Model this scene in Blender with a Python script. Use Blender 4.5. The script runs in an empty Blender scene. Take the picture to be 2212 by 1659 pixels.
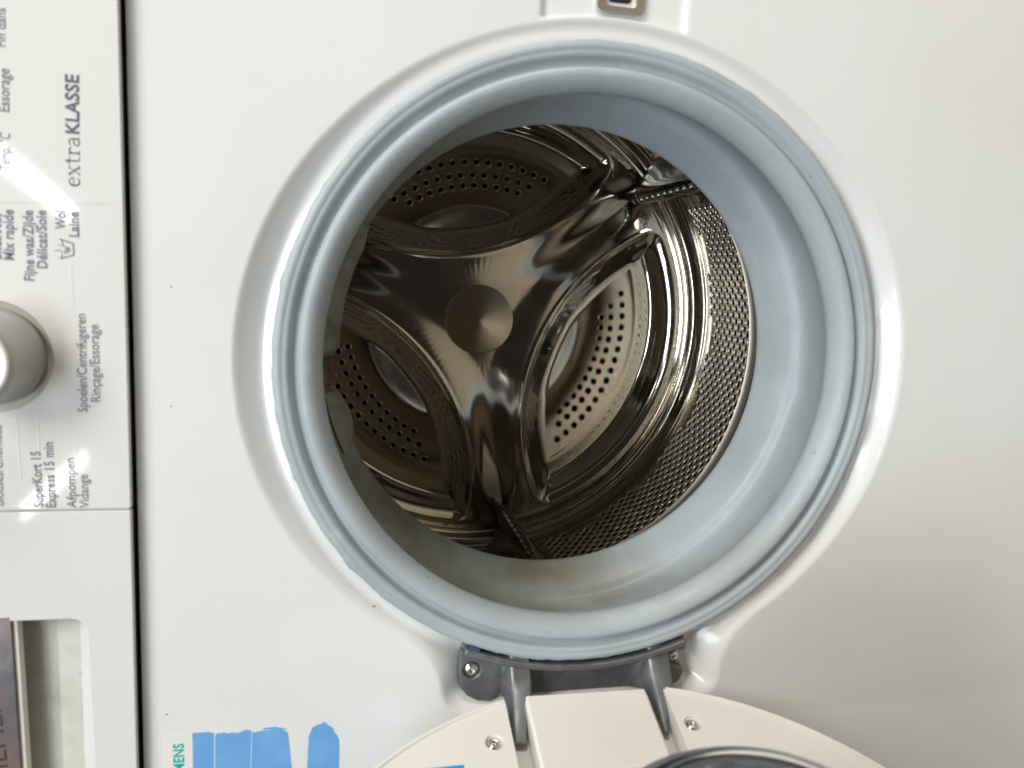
import bpy, bmesh, math, random
import numpy as np
from mathutils import Matrix, Vector
from mathutils.geometry import tessellate_polygon
random.seed(4); rng = np.random.default_rng(4)
S = bpy.context.scene
C = bpy.context.collection
R = math.radians
MM = 0.001

# ------------------------------------------------------------------ frame
# The machine stands upright. Its front is described in (u, v, w):
# u runs down the front, v to its right-hand side, w straight out of it.
# The origin is the middle of the porthole, 0.45 m above the floor.
FRONT = Matrix(((0, 1, 0, 0), (0, 0, -1, 0), (-1, 0, 0, 0.45), (0, 0, 0, 1)))

# ------------------------------------------------------------------ camera (held sideways)
cam = bpy.data.cameras.new('camera'); camo = bpy.data.objects.new('camera', cam); C.objects.link(camo)
cam.sensor_width = 36; cam.lens = 36 * 1662 / 2212; cam.clip_start = 0.01; cam.clip_end = 60
camo.matrix_world = FRONT @ Matrix(((0.98139, -0.01757, -0.19122, -0.1302), (0.04519, 0.98897, 0.14105, 0.0509),
                                    (0.18663, -0.14706, 0.97136, 0.4177), (0, 0, 0, 1)))
cam.dof.use_dof = True; cam.dof.focus_distance = 0.70; cam.dof.aperture_fstop = 11
S.camera = camo
# ------------------------------------------------------------------ world, lamps, exposure
W = bpy.data.worlds.new('World'); S.world = W; W.use_nodes = True
W.node_tree.nodes['Background'].inputs[0].default_value = (1.0, 0.87, 0.70, 1)
W.node_tree.nodes['Background'].inputs[1].default_value = 0.032
def lamp(name, pos, target, sx, sy, power, col, roll=None):
    l = bpy.data.lights.new(name, 'AREA'); l.shape = 'RECTANGLE'; l.size = sx; l.size_y = sy; l.energy = power; l.color = col
    o = bpy.data.objects.new(name, l); C.objects.link(o)
    p = FRONT @ Vector(pos); q = FRONT @ Vector(target)
    z = (p - q).normalized()
    x = (FRONT.to_3x3() @ Vector(roll)) if roll else Vector((1, 0.3, 0.2))
    x = (x - z * x.dot(z)).normalized(); y = z.cross(x)
    o.matrix_world = Matrix(((x.x, y.x, z.x, p.x), (x.y, y.y, z.y, p.y), (x.z, y.z, z.z, p.z), (0, 0, 0, 1)))
    return o
lamp('room_light', (-1.92, -0.48, 2.38), (0, 0, -.2), 1.35, 0.9, 60, (0.80, 0.915, 1.0), roll=(0, 1, 0))
lamp('warm_fill_light', (-1.78, 1.03, 1.40), (0, 0, -.1), 1.15, 0.7, 61, (1.0, 0.955, 0.88), roll=(0, 1, 0))  # unseen warm lamp, added to light the drum's lower wall
lamp('ceiling_light', (-1.6, -0.1, 1.05), (0, 0, 0), 1.2, 0.6, 5, (1.0, 0.93, 0.82), roll=(0, 1, 0))
lamp('side_light', (-.35, 1.7, .50), (0, 0, 0), 0.7, 0.4, 21, (1.0, 0.96, 0.89), roll=(1, 0, 0))
lamp('ceiling_tube', (-1.95, 0.42, 4.5), (0, 0.42, 4.5), 1.1, 0.13, 16, (1.0, 0.99, 0.96), roll=(0, -.24, 1))
lamp('ceiling_tube', (-1.95, -1.33, 4.6), (0, -1.33, 4.6), 1.0, 0.10, 12, (1.0, 0.99, 0.96), roll=(0, .08, 1))
S.view_settings.view_transform = 'Standard'; S.view_settings.look = 'None'
S.view_settings.exposure = -0.56; S.view_settings.gamma = 1.0
S.cycles.max_bounces = 10; S.cycles.glossy_bounces = 8; S.cycles.use_denoising = True

# ------------------------------------------------------------------ materials
def mat(name, col, rough=0.4, metal=0.0, coat=0.0, spec=0.5):
    m = bpy.data.materials.new(name); m.use_nodes = True
    b = m.node_tree.nodes['Principled BSDF']
    b.inputs['Base Color'].default_value = (*col, 1); b.inputs['Roughness'].default_value = rough
    b.inputs['Metallic'].default_value = metal; b.inputs['Coat Weight'].default_value = coat
    b.inputs['Specular IOR Level'].default_value = spec
    m.diffuse_color = (*col, 1)
    return m
def noise_mix(m, col2, scale, lo, hi, detail=4, amount=1.0, stretch=None):
    t = m.node_tree; n = t.nodes; b = n['Principled BSDF']
    src = b.inputs['Base Color'].links[0].from_socket if b.inputs['Base Color'].links else None
    tc = n.new('ShaderNodeTexCoord'); mp = n.new('ShaderNodeMapping'); t.links.new(tc.outputs['Object'], mp.inputs[0])
    if stretch: mp.inputs['Scale'].default_value = stretch
    nz = n.new('ShaderNodeTexNoise'); nz.inputs['Scale'].default_value = scale; nz.inputs['Detail'].default_value = detail
    t.links.new(mp.outputs[0], nz.inputs['Vector'])
    rp = n.new('ShaderNodeMapRange'); rp.inputs[1].default_value = lo; rp.inputs[2].default_value = hi; rp.inputs[4].default_value = amount
    t.links.new(nz.outputs[0], rp.inputs[0])
    mx = n.new('ShaderNodeMix'); mx.data_type = 'RGBA'
    t.links.new(rp.outputs[0], mx.inputs[0])
    if src: t.links.new(src, mx.inputs[6])
    else: mx.inputs[6].default_value = b.inputs['Base Color'].default_value
    mx.inputs[7].default_value = (*col2, 1)
    t.links.new(mx.outputs[2], b.inputs['Base Color'])
def bump(m, scale, strength, dist=0.001, detail=3, stretch=None):
    t = m.node_tree; n = t.nodes; b = n['Principled BSDF']
    tc = n.new('ShaderNodeTexCoord'); mp = n.new('ShaderNodeMapping'); t.links.new(tc.outputs['Object'], mp.inputs[0])
    if stretch: mp.inputs['Scale'].default_value = stretch
    nz = n.new('ShaderNodeTexNoise'); nz.inputs['Scale'].default_value = scale; nz.inputs['Detail'].default_value = detail
    t.links.new(mp.outputs[0], nz.inputs['Vector'])
    bp = n.new('ShaderNodeBump'); bp.inputs['Strength'].default_value = strength; bp.inputs['Distance'].default_value = dist
    t.links.new(nz.outputs[0], bp.inputs['Height']); t.links.new(bp.outputs[0], b.inputs['Normal'])
def rough_noise(m, scale, lo, hi):
    t = m.node_tree; n = t.nodes; b = n['Principled BSDF']
    tc = n.new('ShaderNodeTexCoord'); nz = n.new('ShaderNodeTexNoise'); nz.inputs['Scale'].default_value = scale; nz.inputs['Detail'].default_value = 5
    t.links.new(tc.outputs['Object'], nz.inputs['Vector'])
    rp = n.new('ShaderNodeMapRange'); rp.inputs[1].default_value = 0.3; rp.inputs[2].default_value = 0.7
    rp.inputs[3].default_value = lo; rp.inputs[4].default_value = hi
    t.links.new(nz.outputs[0], rp.inputs[0]); t.links.new(rp.outputs[0], b.inputs['Roughness'])

enamel = mat('white_enamel', (0.79, 0.805, 0.805), 0.16, 0, 0.25)
noise_mix(enamel, (0.76, 0.765, 0.755), 9, 0.35, 0.75, 3)
bump(enamel, 420, 0.03, 0.0005)
fascia_m = mat('white_fascia_plastic', (0.75, 0.75, 0.735), 0.05, 0, 0.0)
cream = mat('cream_plastic', (0.82, 0.80, 0.76), 0.32)
noise_mix(cream, (0.78, 0.76, 0.715), 14, 0.4, 0.7)
bump(cream, 900, 0.05, 0.0003)
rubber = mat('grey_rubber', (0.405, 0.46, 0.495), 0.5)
noise_mix(rubber, (0.365, 0.415, 0.445), 22, 0.42, 0.68, 6)
noise_mix(rubber, (0.16, 0.16, 0.14), 150, 0.71, 0.80, 2, 0.5)
noise_mix(rubber, (0.52, 0.55, 0.56), 60, 0.62, 0.75, 5, 0.5, (1, 1, 4))
def lip_shade_grime(m):  # olive shade of the left and lower lip put into the colour, with grime blotches
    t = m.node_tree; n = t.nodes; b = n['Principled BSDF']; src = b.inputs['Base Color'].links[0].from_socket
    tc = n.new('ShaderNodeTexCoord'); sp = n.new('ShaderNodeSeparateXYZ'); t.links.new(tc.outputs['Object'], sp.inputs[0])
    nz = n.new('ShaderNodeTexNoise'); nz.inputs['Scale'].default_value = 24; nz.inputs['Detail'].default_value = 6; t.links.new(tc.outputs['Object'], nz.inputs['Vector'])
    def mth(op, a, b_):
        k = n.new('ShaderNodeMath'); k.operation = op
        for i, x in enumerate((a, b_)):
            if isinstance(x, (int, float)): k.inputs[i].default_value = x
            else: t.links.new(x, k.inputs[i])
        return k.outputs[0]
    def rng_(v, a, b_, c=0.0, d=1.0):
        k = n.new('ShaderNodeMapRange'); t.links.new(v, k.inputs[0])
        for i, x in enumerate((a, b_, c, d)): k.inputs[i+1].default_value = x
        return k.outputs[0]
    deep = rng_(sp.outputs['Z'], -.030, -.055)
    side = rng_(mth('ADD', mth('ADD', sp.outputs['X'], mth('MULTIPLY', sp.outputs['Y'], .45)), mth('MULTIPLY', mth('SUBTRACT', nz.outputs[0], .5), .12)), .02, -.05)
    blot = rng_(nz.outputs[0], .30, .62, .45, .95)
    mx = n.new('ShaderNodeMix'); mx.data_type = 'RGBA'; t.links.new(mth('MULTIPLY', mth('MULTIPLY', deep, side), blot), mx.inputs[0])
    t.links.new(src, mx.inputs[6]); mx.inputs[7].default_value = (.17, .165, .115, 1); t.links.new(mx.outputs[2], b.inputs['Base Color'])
lip_shade_grime(rubber)
rough_noise(rubber, 30, 0.38, 0.6)
bump(rubber, 260, 0.12, 0.0006, 5)
rubber_shaded = mat('shaded_rubber', (0.25, 0.255, 0.215), 0.45)  # darker olive copy of the seal rubber, lip shade put into its colour
noise_mix(rubber_shaded, (0.15, 0.15, 0.11), 60, 0.45, 0.7, 6)
rust = mat('rusty_grime', (0.16, 0.09, 0.05), 0.6)
noise_mix(rust, (0.07, 0.05, 0.035), 160, 0.4, 0.6)
steel = mat('stainless_steel', (0.61, 0.575, 0.505), 0.15, 1)
rough_noise(steel, 40, 0.07, 0.12)
bump(steel, 40, 0.02, 0.0006, 2)
steel_wall = mat('perforated_steel', (0.84, 0.755, 0.63), 0.34, 1)
hub_m = mat('spun_steel', (0.93, 0.83, 0.70), 0.36, 1)
_t = hub_m.node_tree; _tan = _t.nodes.new('ShaderNodeTangent'); _tan.direction_type = 'RADIAL'; _tan.axis = 'Z'
hub_m.node_tree.nodes['Principled BSDF'].inputs['Anisotropic'].default_value = 0.75; hub_m.node_tree.nodes['Principled BSDF'].inputs['Anisotropic Rotation'].default_value = 0.0
_t.links.new(_tan.outputs[0], _t.nodes['Principled BSDF'].inputs['Tangent'])
zinc = mat('zinc_casting', (0.19, 0.205, 0.215), 0.45, 0.7)
noise_mix(zinc, (0.33, 0.345, 0.35), 55, 0.5, 0.75, 6)
rough_noise(zinc, 70, 0.32, 0.6); bump(zinc, 300, 0.15, 0.0005, 5)
screw_m = mat('bright_screw_steel', (0.75, 0.73, 0.68), 0.22, 1)
dark = mat('dark_plastic', (0.012, 0.013, 0.015), 0.5)
seal_black = mat('black_gap_foam', (0.025, 0.030, 0.036), 0.75)
tub_m = mat('tub_plastic', (0.012, 0.012, 0.013), 0.6)
print_m = mat('grey_print', (0.19, 0.195, 0.23), 0.4)
print_d = mat('slate_print', (0.12, 0.125, 0.18), 0.4)
teal = mat('teal_print', (0.0, 0.42, 0.37), 0.4)
blue = mat('blue_paper', (0.13, 0.36, 0.70), 0.6)
noise_mix(blue, (0.17, 0.41, 0.74), 60, 0.4, 0.7); bump(blue, 500, 0.1, 0.0003)
film = mat('clear_label_film', (0.80, 0.785, 0.75), 0.3)
cyan = mat('cyan_sticker', (0.0, 0.38, 0.72), 0.4)
navy = mat('navy_tape', (0.04, 0.065, 0.14), 0.5)
grey_dial = mat('grey_dial_plastic', (0.42, 0.425, 0.415), 0.35)
bump(grey_dial, 500, 0.1, 0.0003)
dial_white = mat('white_dial_cap', (0.78, 0.77, 0.75), 0.25)
ring_m = mat('pale_ring_plastic', (0.72, 0.69, 0.62), 0.25)
recess_m = mat('dusty_recess_plastic', (0.60, 0.59, 0.53), 0.5)
noise_mix(recess_m, (0.48, 0.475, 0.41), 50, 0.42, 0.72, 6)
noise_mix(recess_m, (0.33, 0.325, 0.27), 140, 0.66, 0.76, 3, 0.7)
chrome = mat('silver_trim', (0.17, 0.18, 0.21), 0.28, 0.5)
noise_mix(chrome, (0.36, 0.24, 0.19), 26, 0.42, 0.62, 3); noise_mix(chrome, (0.30, 0.32, 0.34), 90, 0.55, 0.75, 5, .7); bump(chrome, 70, 0.12, 0.001, 3)
groove_m = mat('pale_groove_line', (0.86, 0.87, 0.88), 0.2)
glass = mat('bowl_glass', (0.20, 0.22, 0.25), 0.04)
glass.node_tree.nodes['Principled BSDF'].inputs['Transmission Weight'].default_value = 0.55
floor_m = mat('beige_floor', (0.36, 0.295, 0.215), 0.5)
noise_mix(floor_m, (0.31, 0.25, 0.175), 6, 0.4, 0.65)

# ------------------------------------------------------------------ builders
def link(name, me, m, parent, smooth=True, label=None, kind=None, bevel=0):
    ms = m if isinstance(m, (list, tuple)) else [m]
    if bevel:
        bm = bmesh.new(); bm.from_mesh(me)
        bmesh.ops.dissolve_limit(bm, angle_limit=R(1), verts=bm.verts, edges=bm.edges, use_dissolve_boundaries=False)
        bm.to_mesh(me); bm.free()
    for x in ms: me.materials.append(x)
    if smooth: me.polygons.foreach_set('use_smooth', np.ones(len(me.polygons), dtype=bool))
    o = bpy.data.objects.new(name, me); C.objects.link(o)
    if parent: o.parent = parent
    if label: o['label'] = label
    if kind: o['kind'] = kind
    if bevel:
        b = o.modifiers.new('bevel', 'BEVEL'); b.width = bevel; b.segments = 3; b.limit_method = 'ANGLE'; b.angle_limit = R(32)
    return o
class MB:                                   # collects faces, in mm
    def __init__(s): s.v = []; s.f = []; s.mi = []
    def add(s, v, f, mi=0):
        n = len(s.v); s.v += [tuple(p) for p in v]; s.f += [tuple(i + n for i in q) for q in f]; s.mi += [mi] * len(f)
    def mesh(s, name):
        me = bpy.data.meshes.new(name); me.from_pydata([(a * MM, b * MM, c * MM) for a, b, c in s.v], [], s.f)
        me.polygons.foreach_set('material_index', s.mi); me.update(); return me
    def prism(s, outer, z0, z1, holes=(), mi=0, frame=None, flip=False):
        loops = [list(outer)] + [list(h) for h in holes]
        flat = [p for l in loops for p in l]; n = len(flat)
        tris = tessellate_polygon([[Vector((p[0], p[1], 0)) for p in l] for l in loops]) if holes else []
        fr = frame or (lambda x, y, z: (x, y, z))
        v = [fr(p[0], p[1], z1) for p in flat] + [fr(p[0], p[1], z0) for p in flat]
        f = []
        for t in tris:
            a, b, c = (flat[i] for i in t)
            ccw = (b[0]-a[0])*(c[1]-a[1]) - (b[1]-a[1])*(c[0]-a[0]) > 0
            t = tuple(t) if ccw else tuple(reversed(t))
            f += [t, tuple(n + i for i in reversed(t))]
        if not holes:
            ar = sum(outer[i-1][0]*outer[i][1] - outer[i][0]*outer[i-1][1] for i in range(n))
            top = tuple(range(n)) if ar > 0 else tuple(range(n-1, -1, -1))
            f += [top, tuple(n + i for i in reversed(top))]
        k = 0
        for li, l in enumerate(loops):
            area = sum(l[i-1][0]*l[i][1] - l[i][0]*l[i-1][1] for i in range(len(l)))
            m = len(l)
            for i in range(m):
                a, b = k + i, k + (i + 1) % m
                q = (a, n + a, n + b, b)
                out = (area > 0) == (li == 0)
                f.append(q if out else tuple(reversed(q)))
            k += m
        if flip: f = [tuple(reversed(q)) for q in f]
        s.add(v, f, mi)
    def lathe(s, prof, n=96, c=(0, 0), mi=0, a0=0, a1=360, jit=None):
        full = abs(a1 - a0) >= 360; k = n if full else n + 1
        v = []; f = []
        for i, (r, z) in enumerate(prof):
            for j in range(k):
                a = R(a0 + (a1 - a0) * j / n); rr = r + (jit(i, j) if jit else 0)
                v.append((c[0] + rr * math.cos(a), c[1] + rr * math.sin(a), z))
        for i in range(len(prof) - 1):
            for j in range(n):
                j2 = (j + 1) % k
                f.append((i*k + j, i*k + j2, (i+1)*k + j2, (i+1)*k + j))
        s.add(v, f, mi)
    def disc(s, r, z, n=48, c=(0, 0), mi=0):
        s.add([(c[0] + r*math.cos(R(360*j/n)), c[1] + r*math.sin(R(360*j/n)), z) for j in range(n)], [tuple(range(n))], mi)
def circle(c, r, n=64, a0=0, a1=360):
    e = n if abs(a1 - a0) < 360 else n
    return [(c[0] + r*math.cos(R(a0 + (a1-a0)*i/(n if abs(a1-a0) >= 360 else n-1))), c[1] + r*math.sin(R(a0 + (a1-a0)*i/(n if abs(a1-a0) >= 360 else n-1)))) for i in range(e)]
def rbox(u0, v0, u1, v1, r, n=6):
    p = []
    for cx, cy, a in ((u1-r, v1-r, 0), (u0+r, v1-r, 90), (u0+r, v0+r, 180), (u1-r, v0+r, 270)):
        p += [(cx + r*math.cos(R(a+90*i/n)), cy + r*math.sin(R(a+90*i/n))) for i in range(n+1)]
    return p
def nmesh(name, V, F):                       # numpy verts in mm, quads
    me = bpy.data.meshes.new(name); me.from_pydata((V*MM).tolist(), [], F.tolist()); me.update(); return me

def smax0(t, k): return .5*(t + np.sqrt(t*t + k*k)) - .5*k
def sst(x): x = np.clip(x, 0, 1); return x*x*(3-2*x)

# ------------------------------------------------------------------ the thing itself
machine = bpy.data.objects.new('washing_machine', None); C.objects.link(machine)
machine['label'] = 'white front loading washing machine with its porthole door swung open, seen sideways'
machine['category'] = 'washing machine'
machine.matrix_world = FRONT
# the floor it stands on
fl = MB(); fl.add([(449, -2500, 2300), (449, 2500, 2300), (449, 2500, -900), (449, -2500, -900)], [(0, 1, 2, 3)])
flo = link('floor', fl.mesh('floor'), floor_m, None, False, kind='structure'); flo.matrix_world = FRONT

# ---- front panel: pressed sheet with the dished ring, lock recess and hinge recess
U0, U1, V0, V1 = -243.4, 440.0, -300.0, 300.0
NA = 720
th = np.linspace(0, 2*np.pi, NA, endpoint=False); ct, stn = np.cos(th), np.sin(th)
rm = np.minimum(np.where(ct > 0, U1/np.maximum(ct, 1e-6), U0/np.minimum(ct, -1e-6)),
                np.where(stn > 0, V1/np.maximum(stn, 1e-6), V0/np.minimum(stn, -1e-6)))
r1 = np.minimum(262.0, rm - 0.5)
ti = np.linspace(0, 1, 74); to = np.linspace(0, 1, 13)[1:]
rr = np.concatenate([176.0 + (r1 - 176.0)[None, :]*ti[:, None], r1[None, :] + (rm - r1)[None, :]*to[:, None]], 0)
X, Y = rr*ct, rr*stn
def sd_box(x, y, x0, y0, x1, y1, r):
    cx, cy, hx, hy = (x0+x1)/2, (y0+y1)/2, (x1-x0)/2 - r, (y1-y0)/2 - r
    dx, dy = np.abs(x-cx)-hx, np.abs(y-cy)-hy
    return np.hypot(np.maximum(dx, 0), np.maximum(dy, 0)) + np.minimum(np.maximum(dx, dy), 0) - r
def smin(a, b, k):
    h = np.clip(0.5 + 0.5*(b-a)/k, 0, 1); return b*(1-h) + a*h - k*h*(1-h)
sd_d = rr - (186.0 + 10*np.abs(ct)**3)
sd_h = sd_box(X, Y, -81, -207, 91, -110, 16)
sd = smin(sd_d, sd_h, 26)
Z = -13.5*np.clip(smin(smax0((-sd+1.0)/14.0, .22), 1 + 0*sd, .22), 0, 1) + 6.5*sst((185.5-rr)/9.5)
sd_l = sd_box(X, Y, -42.5, 120, 41, 300, 5)
Z = np.minimum(Z, -3.0*sst(-sd_l/4.0) + np.where(rr < 190, 20*sst((190-rr)/4), 0))
Z += 0.0
nr = rr.shape[0]
idx = np.arange(nr*NA).reshape(nr, NA)
F = np.stack([idx[:-1], idx[1:], np.roll(idx, -1, 1)[1:], np.roll(idx, -1, 1)[:-1]], -1).reshape(-1, 4)
Vv = np.stack([X, Y, Z], -1).reshape(-1, 3)
# turned-in top edge and the rim flange under the seal
n0 = len(Vv); vs = np.linspace(V0, V1, 31)
ed = []
for u, z in ((-243.4, 0.0), (-243.8, -0.06), (-244.2, -0.25), (-244.6, -.8), (-244.8, -2), (-244.8, -30)):
    ed += [(u, v, z) for v in vs]
ei = np.arange(6*31).reshape(6, 31) + n0
EF = np.stack([ei[:-1, :-1], ei[:-1, 1:], ei[1:, 1:], ei[1:, :-1]], -1).reshape(-1, 4)
Vv = np.concatenate([Vv, np.array(ed)]); n1 = len(Vv)
fz = [np.stack([176.0*ct, 176.0*stn, np.full(NA, -7.0)], -1), np.stack([175.0*ct, 175.0*stn, np.full(NA, -14.0)], -1)]
Vv = np.concatenate([Vv] + fz)
a = np.arange(NA) + n1; b = a + NA
FF = np.stack([np.roll(a, -1), a, b, np.roll(b, -1)], -1)
fp = link('front_panel', nmesh('front_panel', Vv, np.concatenate([F, EF[:, ::-1], FF])), enamel, machine)
# cabinet sides behind it
cb = MB()
for x0, y0, x1, y1 in ((-395, -300, 440, -297), (-395, 297, 440, 300), (-398, -300, -395, 300), (437, -297, 440, 297)):
    cb.prism([(x0, y0), (x1, y0), (x1, y1), (x0, y1)], -560, -12)
cb.prism([(-395, -297), (437, -297), (437, 297), (-395, 297)], -562, -560)
link('cabinet', cb.mesh('cabinet'), enamel, machine, False)
# small marks and chips on the enamel
for u, v, r in ((-225.8, 36.7, .55), (-226.8, -24.7, .5), (-121.4, -138.5, .9), (-232, -196, .6)):
    m = MB(); z = 0.05 if u != -121.4 else -1.2
    m.prism([(u + r*(1+.5*math.sin(3*a))*math.cos(a), v + r*(1+.4*math.cos(2*a))*math.sin(a)) for a in [i*.52 for i in range(12)]], z-.04, z)
    link('chip', m.mesh('chip'), print_m, machine, False)

# ---- black gap behind the fascia edge
m = MB(); m.prism([(-262, -300), (-243, -300), (-243, 300), (-262, 300)], -26, -14)
link('gap_seal', m.mesh('gap_seal'), seal_black, machine, False)

# ---- fascia with printed texts
FW = 7.0; KF = (417.7-FW)/407.7
def P2(u, v): return (-130.2 + (u+130.2)*KF, 50.9 + (v-50.9)*KF)
DC = P2(-305.4, 0.5)
fa = MB(); fa.prism([(-396, -76.7), (-245.7, -76.7), (-245.7, 300), (-396, 300)], 2.6, FW, [circle(DC, 27.4, 96)])
fascia = link('control_panel', fa.mesh('control_panel'), fascia_m, machine, False, bevel=0.0005)
ft = MB(); ft.prism([(-390, -76.6), (-246.4, -76.6), (-246.4, 300), (-390, 300)], -26, 2.4, [circle(DC, 28, 48)])
link('panel_skirt', ft.mesh('panel_skirt'), seal_black, fascia, False)
# text
_cap = {}
def text_mesh(s, bold):
    c = bpy.data.curves.new('t', 'FONT'); c.body = s; c.size = 1.0; c.offset = bold; c.resolution_u = 3; c.space_character = 1.0 + 3*max(0, bold-.01)
    o = bpy.data.objects.new('t', c); C.objects.link(o)
    me = bpy.data.meshes.new_from_object(o.evaluated_get(bpy.context.evaluated_depsgraph_get()))
    bpy.data.objects.remove(o); bpy.data.curves.remove(c); return me
_h = text_mesh('H', 0); CAPH = max(v.co.y for v in _h.vertices); bpy.data.meshes.remove(_h)
def printed(s, u, v, length, cap, tilt, z, m, parent, bold=0.0, label=None):
    me = text_mesh(s, bold)
    xs = [p.co.x for p in me.vertices]; x0, x1 = min(xs), max(xs)
    sx, sy = length/(x1-x0), cap/CAPH; a = R(90 + tilt); ca, sa = math.cos(a), math.sin(a)
    for p in me.vertices:
        x, y = (p.co.x - x0)*sx, p.co.y*sy
        p.co = ((u + x*ca - y*sa)*MM, (v + x*sa + y*ca)*MM, z*MM)
    me.name = 'printed_text'
    return link('printed_text', me, m, parent, False, label)
def panel(s, u, v, *a, bold=0.0, m=print_m): return printed(s, *P2(u, v), *a, FW + .2, m, fascia, .008 + bold, 'grey print reading "%s"' % s)
panel('Fin dans', -292.9, 143.2, 16.9, 4.2, -2.2)
panel('Essorage', -292.6, 114.6, 19.3, 4.5, -2.3)
panel('Temp. \u00b0C', -293.5, 88.1, 17.0, 4.5, -2.9)
panel('KLASSE', -263.2, 107.0, 26.8, 5.7, -1.4, bold=0.016, m=print_d)
panel('Mix rapide', -293.5, 46.8, 23.7, 4.4, -1.5, bold=0.016)
panel('Snel/Mix', -298.9, 47.0, 21.5, 4.4, -2.2, bold=0.016)
panel('Fijne was/Zijde', -285.0, 37.4, 33.3, 4.4, -0.9, bold=0.016)
panel('D\u00e9licat/Soie', -279.2, 43.6, 27.5, 4.4, -1.0, bold=0.016)
panel('Wol', -270.5, 62.4, 8.7, 4.4, -1.5, bold=0.016)
panel('Laine', -264.7, 59.2, 11.8, 4.4, -0.5, bold=0.016)
panel('Spoelen/Centrifugeren', -263.5, -26.1, 48.8, 4.4, -0.6)
panel('Rin\u00e7age/Essorage', -257.4, -20.9, 38.6, 4.4, -0.1)
panel('Blouses/Chemises', -303.1, -73.6, 40.8, 4.4, -1.1)
panel('SuperKort 15', -285.1, -74.5, 28.6, 4.4, 1.0, bold=0.016)
panel('Express 15 min', -279.5, -74.8, 33.6, 4.4, 0.4, bold=0.016)
panel('Afpompen', -270.0, -75.2, 26.0, 4.4, 0.4)
panel('Vidange', -264.2, -75.2, 17.5, 4.4, 0.8)
def strokes(paths, frame, z, mesh):          # each path: (points, width)
    for pts, wd in paths:
        for (x0, y0), (x1, y1) in zip(pts[:-1], pts[1:]):
            l = math.hypot(x1-x0, y1-y0) or 1; nx, ny = -(y1-y0)/l*wd/2, (x1-x0)/l*wd/2
            ex, ey = (x1-x0)/l*wd*.12, (y1-y0)/l*wd*.12
            q = [frame(*p) for p in ((x0-ex-nx, y0-ey-ny), (x1+ex-nx, y1+ey-ny), (x1+ex+nx, y1+ey+ny), (x0-ex+nx, y0-ey+ny))]
            ar = sum(q[i-1][0]*q[i][1] - q[i][0]*q[i-1][1] for i in range(4))
            mesh.add([(a, b, z) for a, b in (q if ar > 0 else q[::-1])], [(0, 1, 2, 3)])
def arc(cx, cy, rx, ry, a0, a1, n=12): return [(cx + rx*math.cos(R(a0+(a1-a0)*i/n)), cy + ry*math.sin(R(a0+(a1-a0)*i/n))) for i in range(n+1)]
TN, TK = .06, .13
letters = {
 'e': ([(arc(.42, .5, .37, .47, 8, 190, 12), TN*1.2), (arc(.42, .5, .37, .47, 120, 250, 8), TK), (arc(.42, .5, .37, .47, 250, 325, 7), TN*1.3), ([(.06, .56), (.78, .56)], TN)], .95),
 'x': ([([(.12, .97), (.80, .03)], TK), ([(.78, .97), (.14, .03)], TN), ([(0, .97), (.32, .97)], TN), ([(.62, .97), (.92, .97)], TN), ([(0, .03), (.3, .03)], TN), ([(.6, .03), (.95, .03)], TN)], 1.05),
 't': ([([(.3, 1.3), (.3, .2)], TK), (arc(.47, .2, .17, .18, 180, 320, 7), TN*1.3), ([(.02, .95), (.62, .95)], TN), ([(.1, 1.0), (.3, 1.3)], TN)], .75),
 'r': ([([(.25, .95), (.25, .03)], TK), ([(.02, .03), (.5, .03)], TN), ([(.02, .95), (.25, .97)], TN), (arc(.52, .62, .26, .33, 165, 60, 7), TN*1.4), ([(.66, .90), (.72, .80)], TK)], .85),
 'a': ([(arc(.40, .68, .27, .29, 160, 0, 8), TN*1.3), ([(.67, .7), (.67, .18)], TK), (arc(.78, .18, .11, .15, 180, 300, 5), TN), (arc(.37, .27, .30, .25, 70, 330, 12), TN*1.5), ([(.62, .54), (.4, .5)], TN)], .95)}
m = MB(); x = 0; tot = sum(letters[c][1] for c in 'extra'); kx = 23.2/tot; ky = 4.7
for ch in 'extra':
    paths, adv = letters[ch]
    ta = R(-1.3); ca, sa = math.cos(ta), math.sin(ta)
    def fr(px, py, x=x): X_, Y_ = (x+px)*kx, py*ky; return P2(-263.6 - (Y_*ca + X_*sa), 82.9 + X_*ca)
    strokes(paths, fr, FW + .2, m); x += adv
link('printed_text', m.mesh('printed_text'), print_d, fascia, False, 'slate serif print reading "extra"')
# hand-wash symbol
m = MB()
def fr(px, py): return P2(-267.0 - py, 48.6 + px)
strokes([([(0, 6.3), (1.9, .3), (7.3, .3), (9.3, 6.3)], .55), ([(0.4, 5.6), (2.2, 5.5)], .4), ([(6.2, 4.7), (9.0, 5.4)], .4),
         ([(3.6, 8.6), (3.9, 6.6), (2.6, 3.9), (3.6, 2.2)], .35), ([(6.6, 7.2), (5.9, 4.8), (5.2, 2.1)], .35)] +
        [([(3.4+.55*i, 4.6-.25*i), (3.9+.45*i, 1.7+.1*i)], .28) for i in range(4)], fr, FW + .2, m)
link('care_symbol', m.mesh('care_symbol'), print_m, fascia, False, 'small grey hand in a wash tub symbol')
# moulded guide lines and the seam across the fascia
def gl(pts, w=.45, mm=groove_m, z=FW + .15):
    pts = [P2(*p) for p in pts]
    m = MB(); strokes([(pts, w)], lambda a, b: (a, b), z, m); link('guide_line', m.mesh('guide_line'), mm, fascia, False)
gl([(-290.7, -23.4), (-286.2, -23.4), (-286.1, -48)]); gl([(-298.8, -30.6), (-295.7, -30.6), (-294.9, -61)])
gl([(-282.8, -16), (-276, -16.1)]); gl([(-268.4, 26.3), (-268.9, 47)]); gl([(-269.3, -40.2), (-269.2, -66)])
seam_m = mat('seam_shadow_grey', (0.62, 0.62, 0.60), 0.3)
gl([(-300, 73.4), (-250.4, 75.6)], .3, seam_m)

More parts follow.
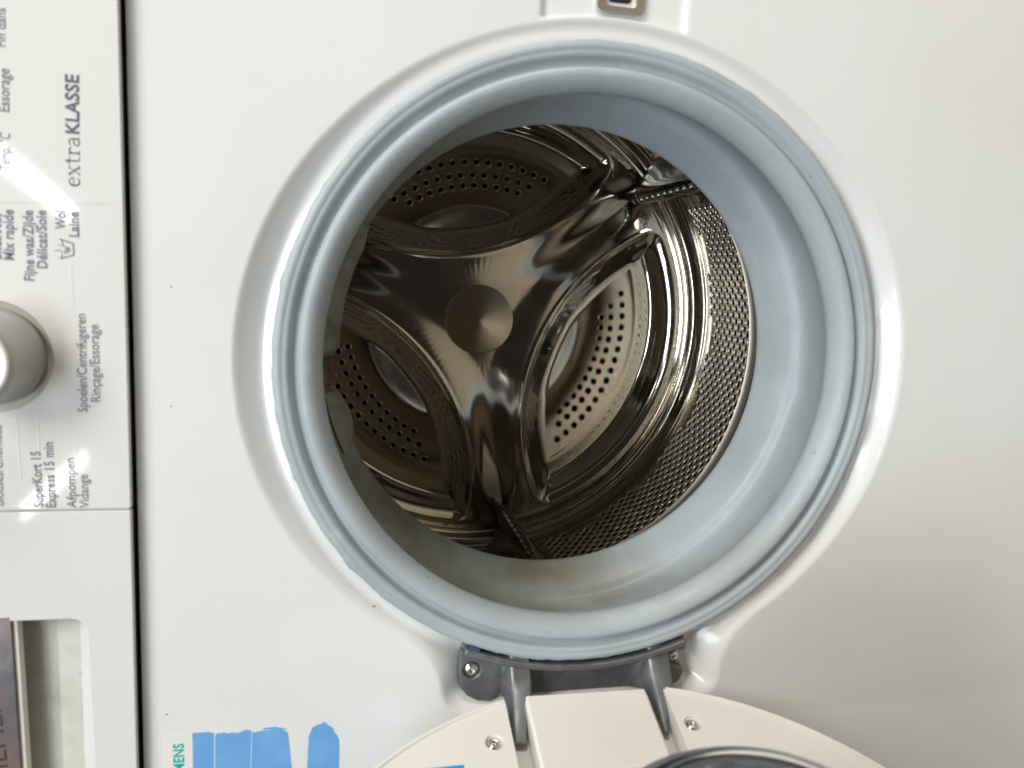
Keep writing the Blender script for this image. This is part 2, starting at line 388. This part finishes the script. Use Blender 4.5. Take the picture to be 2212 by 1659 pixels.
m = MB(); m.prism([(-390, -77.3), (-246.6, -77.3), (-246.6, -76.3), (-390, -76.3)], 2.5, FW-.45); link('seam_strip', m.mesh('seam_strip'), seam_m, fascia, False)
# ---- programme dial
m = MB(); m.lathe([(27.4, FW), (27.0, FW-.6), (25.5, FW-2.6), (22.0, 2), (10, 1)], 96, DC)
dr = link('dial_ring', m.mesh('dial_ring'), ring_m, fascia)
m = MB(); m.lathe([(23.4, 1.5), (23.4, 8.0), (22.9, 10.2)], 96, DC); m.lathe([(22.9, 10.2), (21.6, 12), (20.6, 30), (19.9, 33.0), (19.0, 33.8)], 96, DC)
dial = link('program_dial', m.mesh('program_dial'), grey_dial, machine)
m = MB(); m.lathe([(19.0, 33.8), (18.6, 34.6), (17.4, 34.9), (16.6, 34.2), (15.8, 34.0), (0.1, 34.4)], 96, DC)
link('dial_cap', m.mesh('dial_cap'), dial_white, dial)

# ---- detergent drawer with grip recess and trim strip
dw = MB()
corner = [(-267 - 8 + 8*math.cos(R(a)), -134.2 - 8 + 8*math.sin(R(a))) for a in range(90, -1, -10)]
poly = [(-396, -300), (-396, -132.5), (-299.5, -132.5), (-299.5, -134.2)] + corner + [(-264.6, -300), (-249.4, -300), (-249.4, -77.4), (-396.5, -77.4), (-396.5, -300)]
poly = [(-396.4, -76.85), (-396.4, -132.5), (-303, -132.5), (-303, -134.2)] + corner + [(-264.4, -300), (-245.0, -300), (-245.0, -76.85)]
dw.prism([P2(*p) for p in poly], 2.6, FW)
dk = MB(); dk.prism([(-264, -300), (-246.4, -300), (-246.4, -77.4), (-264, -77.4)], -26, 2.4)
drawer = link('detergent_drawer', dw.mesh('detergent_drawer'), fascia_m, machine, False, bevel=0.0005)
link('drawer_skirt', dk.mesh('drawer_skirt'), seal_black, drawer, False)
def strip(prof, v0, v1, name, mm, parent, smooth=False):
    m = MB(); n = len(prof)
    m.add([(u, v0, w) for u, w in prof] + [(u, v1, w) for u, w in prof], [(i+1, i, n+i, n+i+1) for i in range(n-1)])
    return link(name, m.mesh(name), mm, parent, smooth)
strip([(-263, 5.4), (-266.5, 5.0), (-274.5, -2.0)], -300, -133, 'grip_edge', fascia_m, drawer)
strip([(-274.5, -2.0), (-286.5, -5.5), (-287.2, -7.0)], -300, -133, 'grip_wall', recess_m, drawer)
strip([(-287.2, -7.0), (-312, -7.5)], -300, -133, 'grip_floor', recess_m, drawer)
m = MB(); m.prism([(-285, -208), (-276.6, -208), (-276.6, -300), (-285, -300)], -11, -9.3); 
m = MB(); m.prism([(-396, -300), (-301.6, -300), (-304.2, -133.4), (-396, -133.4)], 1.5, 6.0)
trim = link('trim_strip', m.mesh('trim_strip'), chrome, drawer, False, bevel=0.0004)
m = MB(); m.prism([(-304.2, -133.6), (-301.6, -300), (-299.2, -300), (-301.8, -133.6)], -1.0, 4.6)
link('trim_edge', m.mesh('trim_edge'), ring_m, drawer, False, bevel=0.0003)
printed('SIEMENS', -308.6, -224.0, 56.0, 8.6, 3.0, 6.2, mat('faded_brown_print', (.05, .045, .045), .5), drawer, 0.0, 'dark lettering on the silver trim, cut by the frame')

# ---- peeled energy label on the front
m = MB(); m.prism([(-234.6, -300), (-218.8, -300), (-218.8, -207.9), (-234.0, -208.6)], .02, .10)
lab = link('energy_label', m.mesh('energy_label'), film, machine, False, 'peeled energy label with torn blue paper and teal print')
printed('SIEMENS', -223.4, -238.8, 25.2, 5.3, 0.3, .16, teal, lab, 0.03, 'teal print reading "SIEMENS"')
def ragged(u0, u1, top, amp, seed, ulo=None, uro=None, n=26):
    g = random.Random(seed); ulo = u0 if ulo is None else ulo; uro = u1 if uro is None else uro
    p = [(ulo, -300)] + [(ulo + (u0-ulo)*i/4 + g.uniform(-.25, .25), -300 + (top(0) + 300)*i/4) for i in range(1, 4)]
    p += [(u0 + (u1-u0)*i/n, top(i/n) + g.uniform(-amp, amp)) for i in range(n+1)]
    p += [(u1 + (uro-u1)*i/8 + g.uniform(-.4, .4), top(1) - (top(1)+300)*(i/8)) for i in range(1, 8)] + [(uro, -300)]
    q = list(reversed(p))
    m = MB(); m.prism(q, .02, .16); return link('paper_scrap', m.mesh('paper_scrap'), blue, lab, False)
pale = mat('pale_blue_film', (0.42, 0.62, 0.86), 0.5)
m = MB(); m.prism([(-218.7, -300), (-168, -300), (-168.6, -213), (-187, -211.2), (-207, -211), (-218.7, -209)], .03, .12); link('label_backing', m.mesh('label_backing'), pale, lab, False)
ragged(-218.9, -207.6, lambda t: -207.8 - .9*max(0, t-.8)*5, .3, 1)
ragged(-206.8, -187.8, lambda t: -209.6 + 1.2*t + .5*math.sin(9*t), .5, 2, uro=-189.2)
ragged(-187.3, -168.0, lambda t: -209.8 + .8*math.sin(3*t) - 2.0*max(0, t-.85)*6, .35, 3, ulo=-188.7, uro=-160.4)
ragged(-156.5, -139.5, lambda t: -213.5 + 7.5*math.sin(math.pi*min(1, t*1.05))**.8 - 3.5*t*t, .85, 4, ulo=-159.6, uro=-138.4)
m = MB(); m.prism([(-182, -207.6), (-175, -207.2), (-168, -209.2), (-172, -209.2), (-181, -208.4)], .02, .2); link('paper_scrap', m.mesh('paper_scrap'), blue, lab, False)

# ---- door seal (bellows gasket)
prof = [(177.3, -9), (177.4, -4), (177.0, -0.8), (176.0, .9), (174.2, 1.4), (172.6, 1.3), (172.0, .8), (171.2, 1.0), (169.6, .8), (168.6, 0),
        (167.8, -2.6), (166.4, -3.8), (164.6, -3.4), (163.8, -.8), (162.8, 1.2), (161.0, 2.0), (158.4, 1.4), (155.6, -.6), (153.2, -3.6), (151.8, -7), (151.4, -10),
        (152.2, -13), (155, -18), (159, -26), (163.5, -37), (166.8, -48), (168.0, -58), (167.4, -65), (165.4, -67.4), (163.2, -68.2), (160.8, -71), (157.6, -76.5), (155.4, -80.5),
        (152.6, -87), (150.6, -91.2), (149.8, -93.6), (150.6, -96), (153, -98), (160, -101), (168, -106)]
jn = rng.normal(0, 1, 480); jn = (jn + np.roll(jn, 1) + np.roll(jn, 2))/3
wob = [sum(math.sin(k*2*math.pi*j/480 + ph)*am for k, ph, am in ((3, .4, .5), (5, 2, .35), (9, 1, .2))) for j in range(480)]
def seal_jit(i, j):
    if i < 4: return max(-.2, jn[j])*.55
    if 26 <= i <= 30: return wob[j] + (1.9*math.exp(-((j/480*360 - 353)/3.2)**2)) * (1 if i < 30 else .4)
    return 0
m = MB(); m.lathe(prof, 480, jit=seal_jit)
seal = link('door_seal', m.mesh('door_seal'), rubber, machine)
# moulded inlet lug, drain bump and rust on the inner lip
def lug(name, a0, a1, depth, mm, w0=-76, w1=-94, n=24, ends=.12):
    V = []; F = []
    for i in range(n+1):
        t = i/n; a = R(a0 + (a1-a0)*t); d = depth(t)
        for r, w in ((156, w0), (152.5-d*.35, w0-3), (150.6-d, w0-9), (150.0-d, w1+2), (150.8-d, w1-1), (156, w1-3)):
            V.append((r*math.cos(a), r*math.sin(a), w))
    for i in range(n):
        for k in range(5): F.append((6*i+k, 6*i+k+1, 6*i+k+7, 6*i+k+6))
    F += [tuple(range(5, -1, -1)), tuple(6*n+k for k in range(6))]
    m = MB(); m.add(V, F); return link(name, m.mesh(name), mm, seal)
lug('inlet_lug', 148.6, 181.6, lambda t: 1.0 + 4.2*min(1, t*6)*(1 if t < .97 else .3), rubber_shaded)
lug('drain_bump', 190.5, 206.0, lambda t: 6.2*math.sin(math.pi*min(1, max(0, t)))**.7 - .5, rubber_shaded)
lug('rust_patch', 182.6, 189.5, lambda t: .5 + .5*math.sin(9*t), rust, n=16)

# ---- tub and drum
DU, DV, DW = -14.0, 3.6, -363.0
m = MB(); m.lathe([(170, -106), (262, -112), (264, -392), (2, -396)], 64, (DU, DV)); link('tub', m.mesh('tub'), tub_m, machine)
m = MB(); m.lathe([(168, -114), (171, -112.5), (236, -116), (241, -121), (241.5, -132)], 128, (DU, DV))
drum = link('drum', m.mesh('drum'), steel_wall, machine)
AX = [R(-20.4), R(99.6), R(219.6)]
def lens_depth(x, y, RA=213.5, RB=215.0, c=281.0, ro=17.0):   # depth inside a lens with rounded tips
    A, B = RA - ro, RB - ro
    vx = (c*c + A*A - B*B)/(2*c); vy = math.sqrt(A*A - vx*vx)
    ra = np.hypot(x, y); rb = np.hypot(x-c, y)
    ins = np.minimum(A - ra, B - rb)
    qa = (x/np.maximum(ra, 1e-6)*A, y/np.maximum(ra, 1e-6)*A); qb = (c + (x-c)/np.maximum(rb, 1e-6)*B, y/np.maximum(rb, 1e-6)*B)
    dv = np.hypot(x-vx, np.abs(y)-vy)
    out = np.where((ra > A) & (np.hypot(qa[0]-c, qa[1]) <= B), ra - A, np.where((rb > B) & (np.hypot(*qb) <= A), rb - B, dv))
    return np.where(ins > 0, ro + ins, ro - out)
def h_back(x, y):
    r = np.hypot(x, y); a = np.arctan2(y, x)
    h = 0*r - 1.0*sst((r-60)/150)
    h = h + .006*np.sin(60*a)*np.exp(-((r-56)/9.0)**2)
    for ax in AX:
        c, s = math.cos(ax), math.sin(ax); px, py = x*c + y*s, -x*s + y*c
        dh = 215 - np.hypot(px-281, py); do = 213.5 - r
        d = lens_depth(px, py); side = sst(.5 + (do-dh)/44)
        wd = 20.0 + 4.0*side
        wall = np.clip(smin(smax0((d-.6)/wd, .05), 1+0*d, .20), 0, 1)**(1.75 - .75*side)
        dd = d; inside = (d > 0) & (px > 0)
        ex = np.clip((119.5 - .006*py*py - px)/32.0, 0, 1); eye = sst(ex)*np.exp(-(py/68)**6)
        dep = -np.clip(13.0 + .06*(px-95), 11.0, 23)*wall - 2.6*eye*wall + .5*np.exp(-((r-176)/5.0)**2)*wall
        h = h + np.where(inside, dep, 0) + 0.55*np.exp(-(np.clip(np.abs(dd), 0, 50)/1.9)**2)*np.where(px > 0, 1, 0)
        h = h + np.where(px > 0, 2.2*(1 - sst(np.clip(-d, 0, 99)/40.0))*sst((210-r)/22)*np.where(inside, np.clip(1 - d/6.0, 0, 1), 1), 0)
        a2 = ax + R(60); c, s = math.cos(a2), math.sin(a2); qx, qy = x*c + y*s, -x*s + y*c
        hw = 20 - .06*qx
        h = h - 3.0*sst((hw + 10 - np.abs(qy))/24)*sst((qx-34)/110)*sst((225-qx)/40)
    h = h + 0.5*np.exp(-((r-217.5)/2.4)**2) - 1.8*np.exp(-((r-225)/1.7)**2)
    h = h + .18*np.clip(r-232, 0, 9)**2
    return h
nrg = np.concatenate([np.linspace(2, 60, 40), np.linspace(61, 241, 181)]); NB = 900
tb = np.linspace(0, 2*np.pi, NB, endpoint=False)
RR, TT = np.meshgrid(nrg, tb, indexing='ij'); BX, BY = RR*np.cos(TT), RR*np.sin(TT); BZ = h_back(BX, BY)
bi = np.arange(RR.size).reshape(RR.shape)
BF = np.stack([bi[:-1], bi[1:], np.roll(bi, -1, 1)[1:], np.roll(bi, -1, 1)[:-1]], -1).reshape(-1, 4)
BV = np.stack([BX + DU, BY + DV, BZ + DW], -1).reshape(-1, 3)
holes = []
for ax in AX:
    for rad, a0, st, n in ((158.6, 32.0, 4.37, 16), (145.6, 27.6, 4.74, 13), (135.2, 23.0, 4.86, 11)):
        holes += [(rad*math.cos(ax + R(a0 - st*i)), rad*math.sin(ax + R(a0 - st*i))) for i in range(n)]
H = np.array(holes)
cen = BV[BF].mean(1)[:, :2] - np.array([DU, DV])
keep = np.ones(len(BF), bool)
for hx, hy in H: keep &= np.hypot(cen[:, 0]-hx, cen[:, 1]-hy) > 2.6
link('back_wall', nmesh('back_wall', BV, BF[keep]), steel, drum)
rp = [(4.3, -.35), (3.9, .3), (3.4, .95), (2.9, .85), (2.5, .1), (2.4, -3.0)]
hz = h_back(H[:, 0], H[:, 1]); ga = 14
m = MB()
for (hx, hy), z in zip(holes, hz): m.lathe([(r, z + q + DW) for r, q in rp], ga, (hx + DU, hy + DV))
link('perforation', m.mesh('perforation'), steel, drum, kind='stuff')
m = MB(); m.lathe([(239.15, DW+5), (239.12, DW+23)], 360, (DU, DV)); link('corner_band', m.mesh('corner_band'), steel, drum)
# hub cap, spun metal
m = MB(); m.lathe([(35.2, -1.5), (34.9, 1.6), (34.2, 2.4), (33, 2.8), (3.0, 11.4), (2.2, 11.9), (.1, 12.1)], 120)
hub = link('hub_cap', m.mesh('hub_cap'), hub_m, drum); hub.location = (DU*MM, DV*MM, (DW + .6)*MM)
# perforated side wall: diamond cells, each with its own pierced dimple
flats = []; flatf = []; RW = 240.0; NC = 126; P = 2*math.pi*RW/NC/2
rows = int(215/P); cv = []; cf = []
ang = np.array([90*k/3 for k in range(12)])
bd = []
for k in range(12):
    q, f = divmod(k, 3); t = f/3
    cs = [(1, 0), (0, 1), (-1, 0), (0, -1)]; p0, p1 = cs[q], cs[(q+1) % 4]
    bd.append((P*(p0[0]*(1-t) + p1[0]*t), P*(p0[1]*(1-t) + p1[1]*t)))
bd = np.array(bd); un = bd/np.hypot(bd[:, 0], bd[:, 1])[:, None]
full = [(bd, 0.9), (un*3.75, .80), (un*3.35, .35), (un*3.1, -.25)]
flatc = [(bd, 0.9), (un*.6, 0.9)]
AXL = [39.6, 159.6, 279.6]
base = 0
def ringfaces(b, k): return [(b + k*12 + i, b + (k+1)*12 + i, b + (k+1)*12 + (i+1) % 12, b + k*12 + (i+1) % 12) for i in range(12)]
for j in range(rows):
    for i in range(NC):
        ac = (i + .5*(j % 2))*2*P; deg = (math.degrees(ac/RW)) % 360; wc = DW + 14 + j*P
        off = min(abs((deg - x + 180) % 360 - 180) for x in AXL)
        if off < 5: continue
        saw = ((deg - 3) % 20)/20
        pier = off > 8.5 and j >= 3 + 2*int(saw > .5) and j < rows - 2
        ly = full if pier else flatc
        for pts, hh in ly:
            aa = (ac + pts[:, 0])/RW; rad = RW - hh
            cv += np.stack([rad*np.cos(aa) + DU, rad*np.sin(aa) + DV, np.full(12, wc) + pts[:, 1]], 1).tolist()
        f0 = len(cf)
        for k in range(len(ly)-1): cf += ringfaces(base, k)
        if not pier: flats += range(base, base + 24)
        if not pier: cf.append(tuple(base + 12 + k for k in range(12))); flatf += range(f0, len(cf))
        base += 12*len(ly)
me = bpy.data.meshes.new('side_wall'); me.from_pydata((np.array(cv)*MM).tolist(), [], cf); me.update()
link('side_wall', me, steel_wall, drum, kind='stuff')
# lifters (paddles)
nrm = np.zeros(len(me.vertices)*3); me.vertices.foreach_get('normal', nrm); nrm = nrm.reshape(-1, 3)
flatv = np.array(flats); cva = np.array(cv); rad = cva[:, :2] - np.array([DU, DV]); rad = -rad/np.linalg.norm(rad, axis=1)[:, None]
nrm[flatv, :2] = rad[flatv]; nrm[flatv, 2] = 0
me.normals_split_custom_set_from_vertices(nrm.tolist())
me.materials.append(steel); mi = np.zeros(len(me.polygons), dtype=np.int32); mi[flatf] = 1; me.polygons.foreach_set('material_index', mi)
def make_lifter():
    m = MB(); secs = []
    prof = [(-40, 241), (-30, 240), (-22, 236), (-15, 226), (-10, 213), (-8, 203), (-5, 198.8), (0, 197.6), (5, 198.8), (8, 203), (10, 213), (15, 226), (22, 236), (30, 240), (40, 241)]
    ws = [(-359, .06), (-358, .55), (-354, .84), (-346, .96), (-335, 1), (-260, 1), (-180, 1), (-130, .95), (-122, .7)]
    V = []; F = []; n = len(prof)
    for w, k in ws:
        for y, r in prof: V.append((241 - (241-r)*k, y*(.8+.2*k), w - DW))
    for i in range(len(ws)-1):
        for j in range(n-1): F.append((i*n+j, i*n+j+1, (i+1)*n+j+1, (i+1)*n+j))
    m.add(V, F)
    for i in range(14):
        w = -348 + 15*i - DW; r0 = 197.6
        ring = [(3.4, .1), (2.9, -.7), (2.3, -.6), (2.0, -.1)]
        vv = []; ff = []
        for q, d in ring:
            for t in range(12): vv.append((r0 + d + .045*(q*math.cos(R(30*t)))**2, q*math.cos(R(30*t)), w + q*math.sin(R(30*t))))
        for a in range(3):
            for t in range(12): ff.append((a*12+t, a*12+(t+1) % 12, (a+1)*12+(t+1) % 12, (a+1)*12+t))
        m.add(vv, ff); m.add(vv[36:], [tuple(range(12))], 1)
    return link('lifter', m.mesh('lifter'), [mat('lifter_steel', (0.26, 0.25, 0.235), 0.2, 1), dark], drum)
lf = make_lifter()
for k, a in enumerate(AXL):
    o = lf if k == 0 else lf.copy()
    if k: C.objects.link(o)
    o.matrix_local = Matrix.Translation((DU*MM, DV*MM, DW*MM)) @ Matrix.Rotation(R(a), 4, 'Z')

# ---- door lock opening at the top of the recess
m = MB(); m.prism(rbox(-11.6, 191.4, 13.4, 230, 3), -3.2, 1.2, [rbox(-8.2, 194.4, 10.4, 227, 2)])
lock = link('door_lock', m.mesh('door_lock'), mat('lock_metal', (0.62, 0.60, 0.56), .2, .9), machine, False, bevel=0.0008)
m = MB(); m.prism(rbox(-8.2, 194.4, 10.4, 227, 2), -9, -3.4); link('lock_slot', m.mesh('lock_slot'), ring_m, lock, False)
m = MB(); m.prism(rbox(-4.5, 197.5, 8.0, 224, 2), -3.3, -1.5); link('lock_latch', m.mesh('lock_latch'), dark, lock, False, bevel=0.0005)

# ---- hinge
hg = MB()
hg.prism(circle((0, 0), 179.5, 24, 247.3, 292.2) + [(70, -166.5), (70.6, -171), (69, -175.5), (66.5, -176), (64, -175), (60, -174.5), (57, -177), (57, -181.5), (60, -184), (66, -184), (69.5, -186), (70, -190), (67.5, -195.5), (62, -199), (52, -199),
         (36, -199), (-31, -200), (-46, -197), (-52, -203), (-60, -201.5), (-66, -198.5), (-70.5, -193), (-71.6, -184), (-71.6, -172)], -9, -5.5)
hg.prism(circle((0, 0), 178.6, 24, 247.6, 292.0) + list(reversed(circle((0, 0), 182.6, 24, 247.6, 292.0))), -9, 3.0)
hg.prism([(-71.3, -184), (-71.3, -168), (-68, -168.4), (-60, -171.3), (-50, -174.7), (-44, -177), (-44, -195), (-52, -202), (-60, -200.8), (-66, -197.5), (-70, -192.5)], -5.6, -2.6, [circle((-63.9, -181.2), 5.0, 28)])
hg.prism([(52, -173), (57, -171.5), (66, -168.6), (70.2, -171), (68.8, -175.2), (62, -174.4), (57.5, -176.6), (57.2, -182), (61, -184.2), (69, -186), (69.6, -190), (67, -195), (62, -198.4), (53, -198)], -5.6, -1.6)
hinge = link('hinge', hg.mesh('hinge'), zinc, machine, False, bevel=0.0012)
top = [(-169.5, -1.2), (-174, .2), (-178, 2.2), (-182, 4.8), (-186, 8.3), (-189.3, 12), (-192.4, 16.4), (-195.4, 21), (-198.4, 26), (-201.8, 31), (-205.2, 36)]
for u0, u1, dl, tip in ((-41.2, -29.6, 5.0, (-44.0, -37.2)), (45.2, 57.8, 5.0, (43.4, 46.4))):
    V = []; F = []; n = len(top)
    for i, (v, w) in enumerate(top):
        t = max(0, (i-4)/(n-5)); t = t*t*(3-2*t); a0, a1 = u0 + (tip[0]-u0)*t, u1 + (tip[1]-u1)*t; th_ = 8.5 - 4.0*t
        (va, wa), (vb, wb) = top[max(0, i-1)], top[min(n-1, i+1)]; l = math.hypot(vb-va, wb-wa); nv, nw = (wb-wa)/l, -(vb-va)/l
        V += [(a0, v, w), (a1, v, w), (a1 + 1.0, v - nv*th_, w - nw*th_), (a0 - dl*(1-t), v - nv*th_, w - nw*th_)]
    for i in range(n-1):
        for k in range(4): F.append((4*i+k, 4*i+(k+1) % 4, 4*i+4+(k+1) % 4, 4*i+4+k))
    F += [(0, 1, 2, 3), (4*n-1, 4*n-2, 4*n-3, 4*n-4)]
    m = MB(); m.add(V, F); me = m.mesh('hinge_arm')
    bm = bmesh.new(); bm.from_mesh(me); bmesh.ops.recalc_face_normals(bm, faces=bm.faces); bm.to_mesh(me); bm.free()
    o = link('hinge_arm', me, zinc, hinge, True, bevel=0.0016)
    m = MB(); fil = [(u0 - 15 + 15*math.sin(R(a)), -5.2 + 9.0*(1-math.cos(R(a)))) for a in range(0, 91, 10)] + [(u0 + 1, 3.8), (u0 + 1, -6), (u0 - 15, -6)]
    m.prism(fil, 175.2, 198.5, frame=lambda x, y, z: (x, -z, y), flip=False)
    me = m.mesh('hinge_web')
    for p in me.vertices:
        if p.co.y > -.18: p.co.z = min(p.co.z, -.001)
    bm = bmesh.new(); bm.from_mesh(me); bmesh.ops.recalc_face_normals(bm, faces=bm.faces); bm.to_mesh(me); bm.free()
    link('hinge_web', me, zinc, hinge, False)
# torx screws
def screw_mesh(r, h):
    m = MB(); star = [(r*(.50 if k % 2 else .30)*math.cos(R(30*k)), r*(.50 if k % 2 else .30)*math.sin(R(30*k))) for k in range(12)]
    m.prism(circle((0, 0), r, 32), -1.5, h*.55); 
    m.lathe([(r, h*.55), (r*.86, h*.85), (r*.62, h)], 32)
    m.prism(circle((0, 0), r*.62, 32), h*.5, h, [star])
    m.disc(r*.55, h*.42, 24, mi=1)
    return m.mesh('screw')
sc = screw_mesh(4.3, 3.0); scl = link('screw', sc, [screw_m, dark], hinge); scl.location = (-63.9*MM, -181.2*MM, -5.4*MM); scl.rotation_euler = (0, 0, .3)
s2 = scl.copy(); C.objects.link(s2); s2.location = (62.2*MM, -179.2*MM, -5.2*MM); s2.rotation_euler = (0, 0, .9); s2.scale = (.82, .82, 1)
m = MB(); m.prism([(-66.5, -163.2), (-60.0, -166.0), (-60.4, -168.4), (-66.5, -165.6)], -4, 2.2)
link('tape_tab', m.mesh('tape_tab'), navy, machine, False, 'small navy blue tab under the seal by the hinge')

# ---- open door: swung about 107 degrees, standing out of the front
AL = R(-73); DP = Vector((0, -.190, .015))
DM = Matrix(((1, 0, 0, DP.x), (0, math.cos(AL), -math.sin(AL), DP.y), (0, math.sin(AL), math.cos(AL), DP.z), (0, 0, 0, 1)))
door = bpy.data.objects.new('door', None); C.objects.link(door); door.parent = machine; door.matrix_local = DM
cD, RD = (5.0, -190.5), 196.0
def on(u): return cD[1] + math.sqrt(RD**2 - (u-cD[0])**2)
aL = math.degrees(math.atan2(on(-46.8)-cD[1], -46.8-cD[0])); aR = math.degrees(math.atan2(on(49.8)-cD[1], 49.8-cD[0]))
outl = circle(cD, RD, 180, aL, 360 + aR) + [(48.6, -46), (37.4, -46), (38.2, -3), (-35.2, -3), (-35.2, -48), (-46.4, -48)]
scr = [(-57.0, -28.6), (58.2, -25.6)]
m = MB(); m.prism(outl, -14, 0, [circle((cD[0], cD[1]), 129, 96)] + [circle(c, 5.0, 28) for c in scr])
link('inner_frame', m.mesh('inner_frame'), cream, door, False, bevel=0.0009)
m = MB(); m.prism(circle(cD, RD-.6, 160), -34, -14.05, [circle(cD, 129, 96)])
link('outer_frame', m.mesh('outer_frame'), fascia_m, door, False, bevel=0.004)
m = MB(); m.lathe([(RD-.4, -6), (RD+.9, -1.0), (RD+.9, .6), (RD+.3, 1.3), (RD-.8, 1.4), (RD-1.5, .7), (RD-1.7, -.4)], 200, cD, a0=aL+.3, a1=360+aR-.3)
link('rim_bead', m.mesh('rim_bead'), cream, door)
m = MB(); m.prism([(-34.6, .2), (37.6, .2), (36.6, -52), (-34.6, -52)], -12, 1.6)
link('hinge_cover', m.mesh('hinge_cover'), cream, door, False, bevel=0.0012)
for c in scr:
    m = MB(); m.lathe([(5.0, .02), (4.8, -.8), (4.4, -2.6), (.2, -3.4)], 28, c); link('screw_recess', m.mesh('screw_recess'), cream, door)
    s3 = scl.copy(); C.objects.link(s3); s3.parent = door; s3.matrix_local = Matrix.Translation((c[0]*MM, c[1]*MM, -3.6*MM)) @ Matrix.Rotation(c[0], 4, 'Z')
m = MB()
bowl = [(130, -6), (127, -1), (124, 1.5), (112, 20), (95, 46), (77, 82), (64, 104), (57, 112), (46, 117), (1, 119)]
m.lathe(bowl, 128, cD); m.lathe([(r-5 if r > 8 else .9, z-5) for r, z in bowl][::-1], 128, cD)
link('glass_bowl', m.mesh('glass_bowl'), glass, door)
m = MB(); m.lathe([(69, 101.5), (66.5, 105), (62.5, 109.8), (59.5, 113.2), (57.5, 113.4)], 128, cD); link('bowl_rim', m.mesh('bowl_rim'), mat('rim_metal', (.42, .45, .47), .25, 1), door)
m = MB(); m.prism([(-91.2, -300), (-74.6, -60), (-74.9, -41.0), (-90.5, -41.4), (-100, -60)], .02, .15)
m = MB(); m.prism([(-98, -62), (-74.7, -62), (-74.9, -41.1), (-98, -41.6)], .02, .15)
link('door_sticker', m.mesh('door_sticker'), cyan, door, False, 'bright cyan sticker on the inner face of the door')
